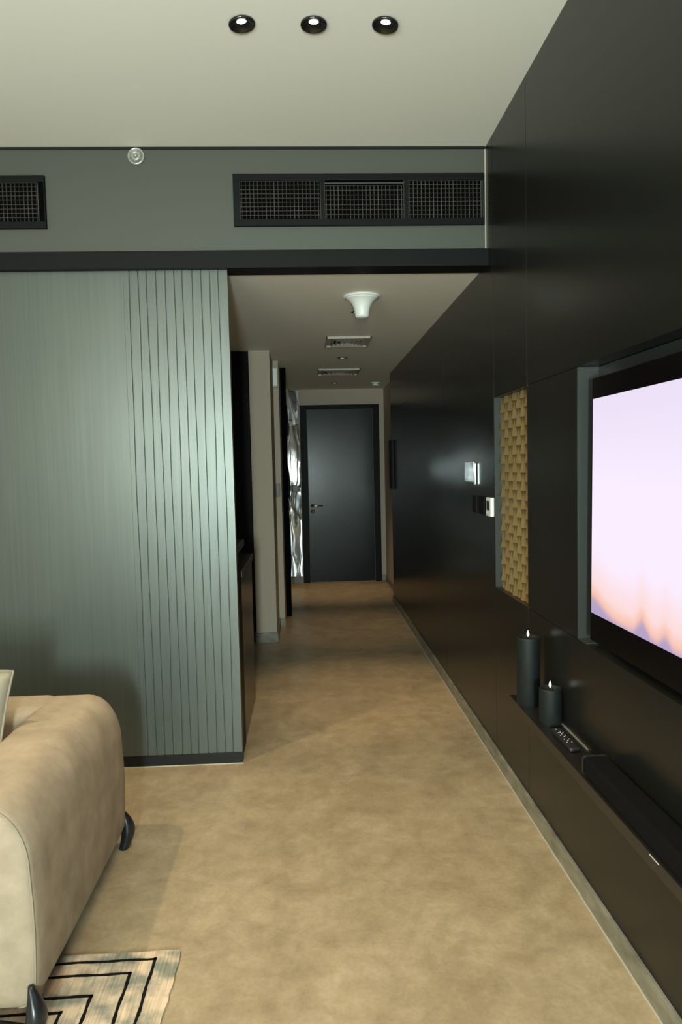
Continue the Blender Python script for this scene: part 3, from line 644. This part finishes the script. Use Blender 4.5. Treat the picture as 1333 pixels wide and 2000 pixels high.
# ------------------------------------------------------------------ sofa
so = thing('sofa', 'beige fabric sofa with a wide rounded arm on dark horn-shaped legs', 'sofa', (-1.5, 2.2, 0))
def arm_profile(n=9):
    P = []
    xr, xl, zt, zb = -0.718, -1.010, 0.608, 0.074
    # bottom right, up the outer side, over the top, down inside
    def arc(cx, cz, rx_, rz_, a0, a1, k):
        for i in range(k + 1):
            a = math.radians(a0 + (a1 - a0) * i / k); P.append(Vector((cx + rx_ * math.cos(a), 0, cz + rz_ * math.sin(a))))
    arc(xr - 0.045, zb + 0.035, 0.045, 0.035, -90, 0, 5)
    for t in (0.25, 0.5, 0.75): P.append(Vector((xr + 0.006 * math.sin(t * math.pi), 0, zb + 0.035 + t * (zt - 0.17 - zb - 0.035))))
    arc(xr - 0.115, zt - 0.17, 0.115, 0.17, 0, 90, n)
    arc(xl + 0.06, zt - 0.075, 0.06, 0.075, 90, 180, n)
    P.append(Vector((xl, 0, 0.4))); P.append(Vector((xl, 0, 0.2))); P.append(Vector((xl, 0, zb + 0.01))); P.append(Vector((xl + 0.01, 0, zb)))
    return P
prof = arm_profile(); cxp, czp = -0.866, 0.36
def inset(P, y, d, dz=0.0):
    out = []
    for p in P:
        fx = 1 - d / 0.144; fz = 1 - d / 0.25
        out.append(Vector((cxp + (p.x - cxp) * fx, y, czp + (p.z - czp) * fz + dz)))
    return out
Ya, Yb, Rr = 1.765, 2.715, 0.05
rings = []
for d_, y_ in ((0.13, -0.012), (0.09, -0.010), (0.05, -0.006), (0.025, 0.0), (0.012, 0.006), (0.004, 0.015), (0.0, 0.03)): rings.append(inset(prof, Ya + y_, d_))
for k in range(1, 12):
    rings.append([p + Vector((0.004 * math.sin(k / 12 * math.pi), 0, 0.0)) for p in inset(prof, Ya + 0.035 + (Yb - 0.06 - Ya - 0.035) * k / 12, 0)])
for k in range(7):
    a = math.radians(15 * k); rings.append(inset(prof, Yb - 0.06 + 0.06 * math.sin(a), 0.06 * (1 - math.cos(a))))
rings.append(inset(prof, Yb + 0.001, 0.09))
bm = bmesh.new(); loft(bm, rings); obj('armrest', bm, 'sofa', so, smooth=True)
# piping seam round the front face of the arm
bm = bmesh.new(); pts = inset(prof, Ya + 0.013, 0.005); tube(bm, [tuple(p) for p in pts], 0.0025, 6); obj('seam_piping', bm, 'pillow', so, smooth=True)
def rbox(name, x0, x1, y0, y1, z0, z1, r, mt='sofa', parent=so):
    bm = bmesh.new(); bx(bm, x0, x1, y0, y1, z0, z1); o = obj(name, bm, mt, parent, r, smooth=True, seg=6); return o
rbox('backrest', -2.9, -0.93, 2.50, 2.715, 0.11, 0.610, 0.055)
rbox('seat_base', -2.9, -1.0, 1.80, 2.52, 0.11, 0.30, 0.03)
rbox('seat_cushion', -1.95, -1.012, 1.775, 2.51, 0.295, 0.43, 0.05)
rbox('seat_cushion', -2.9, -1.955, 1.775, 2.51, 0.295, 0.43, 0.05)
# legs
def horn(px, py, s):
    bm = bmesh.new(); rings = []
    for i in range(15):
        t = i / 14; z = 0.146 * (1 - t) + (0.0092 * t if s > 0 else 0)
        r = 0.007 + 0.024 * math.sin(min(1, t * 1.5) * math.pi / 2) * (1 - 0.35 * max(0, t - .55) / .45)
        ox = 0.016 * math.sin(t * math.pi) * 1.0; oy = -s * 0.010 * math.sin(t * math.pi)
        rings.append([Vector((px + ox + r * 0.85 * math.cos(2 * math.pi * k / 18), py + oy + r * 1.1 * math.sin(2 * math.pi * k / 18), z)) for k in range(18)])
    if s < 0: return obj('leg', (loft(bm, rings), bm)[1], 'leg', so, smooth=True)
    # low rail tucked under the body towards the sofa's middle
    loft(bm, rings); rr_ = []
    for i in range(9):
        t = i / 8; x = px - 0.01 - 0.22 * t; hh = 0.030 * (1 - 0.5 * t)
        rr_.append([Vector((x, py + 0.018 * math.cos(a), 0.066 - 0.030 * (1 - t) ** 2 + hh * 0.5 * math.sin(a) - 0.01)) for a in [2 * math.pi * k / 12 for k in range(12)]])
    loft(bm, rr_)
    return obj('leg', bm, 'leg', so, smooth=True)
horn(-0.728, 1.762, 1); horn(-0.733, 2.69, -1)
horn(-2.86, 1.80, 1); horn(-2.86, 2.66, -1)
# pillow leaning on the backrest
pl = thing('throw_pillow', 'pale beige square cushion leaning in the sofa corner', 'cushion', (-1.20, 2.41, 0.43))
def pillow(cx, cy, cz, w_, h_, th_, lean, yaw):
    N = 22; bm = bmesh.new()
    R_ = Matrix.Translation((cx, cy, cz)) @ Matrix.Rotation(yaw, 4, 'Z') @ Matrix.Rotation(lean, 4, 'X') @ Matrix.Rotation(math.radians(4), 4, 'Y')
    F = []; B = []
    for i in range(N + 1):
        f = []; b = []
        for j in range(N + 1):
            u = -1 + 2 * i / N; v = -1 + 2 * j / N
            ed = (max(0, 1 - abs(u) ** 2.6) * max(0, 1 - abs(v) ** 2.6)) ** 0.42
            px = w_ / 2 * u * (1 - 0.05 * (1 - v * v)) ; pz = h_ / 2 * v * (1 - 0.05 * (1 - u * u))
            t = th_ / 2 * ed
            edge = i in (0, N) or j in (0, N)
            vf = bm.verts.new(R_ @ Vector((px, -t, pz))); f.append(vf); b.append(vf if edge else bm.verts.new(R_ @ Vector((px, t, pz))))
        F.append(f); B.append(b)
    for i in range(N):
        for j in range(N):
            bm.faces.new((F[i][j], F[i + 1][j], F[i + 1][j + 1], F[i][j + 1])); bm.faces.new((B[i][j], B[i][j + 1], B[i + 1][j + 1], B[i + 1][j]))
    obj('pillow_body', bm, 'pillow', pl, smooth=True)
    bm = bmesh.new(); pts = []
    for q in range(4):
        for k in range(16):
            s = -1 + 2 * k / 16; u, v = ((s, -1), (1, s), (-s, 1), (-1, -s))[q]
            pts.append(tuple(R_ @ Vector((w_ / 2 * u * (1 - 0.05 * (1 - v * v)), 0, h_ / 2 * v * (1 - 0.05 * (1 - u * u))))))
    pts.append(pts[0]); tube(bm, pts, 0.004, 6); obj('piping', bm, 'pillow', pl, smooth=True)
pillow(-1.205, 2.36, 0.622, 0.42, 0.37, 0.11, math.radians(-13), math.radians(-8))
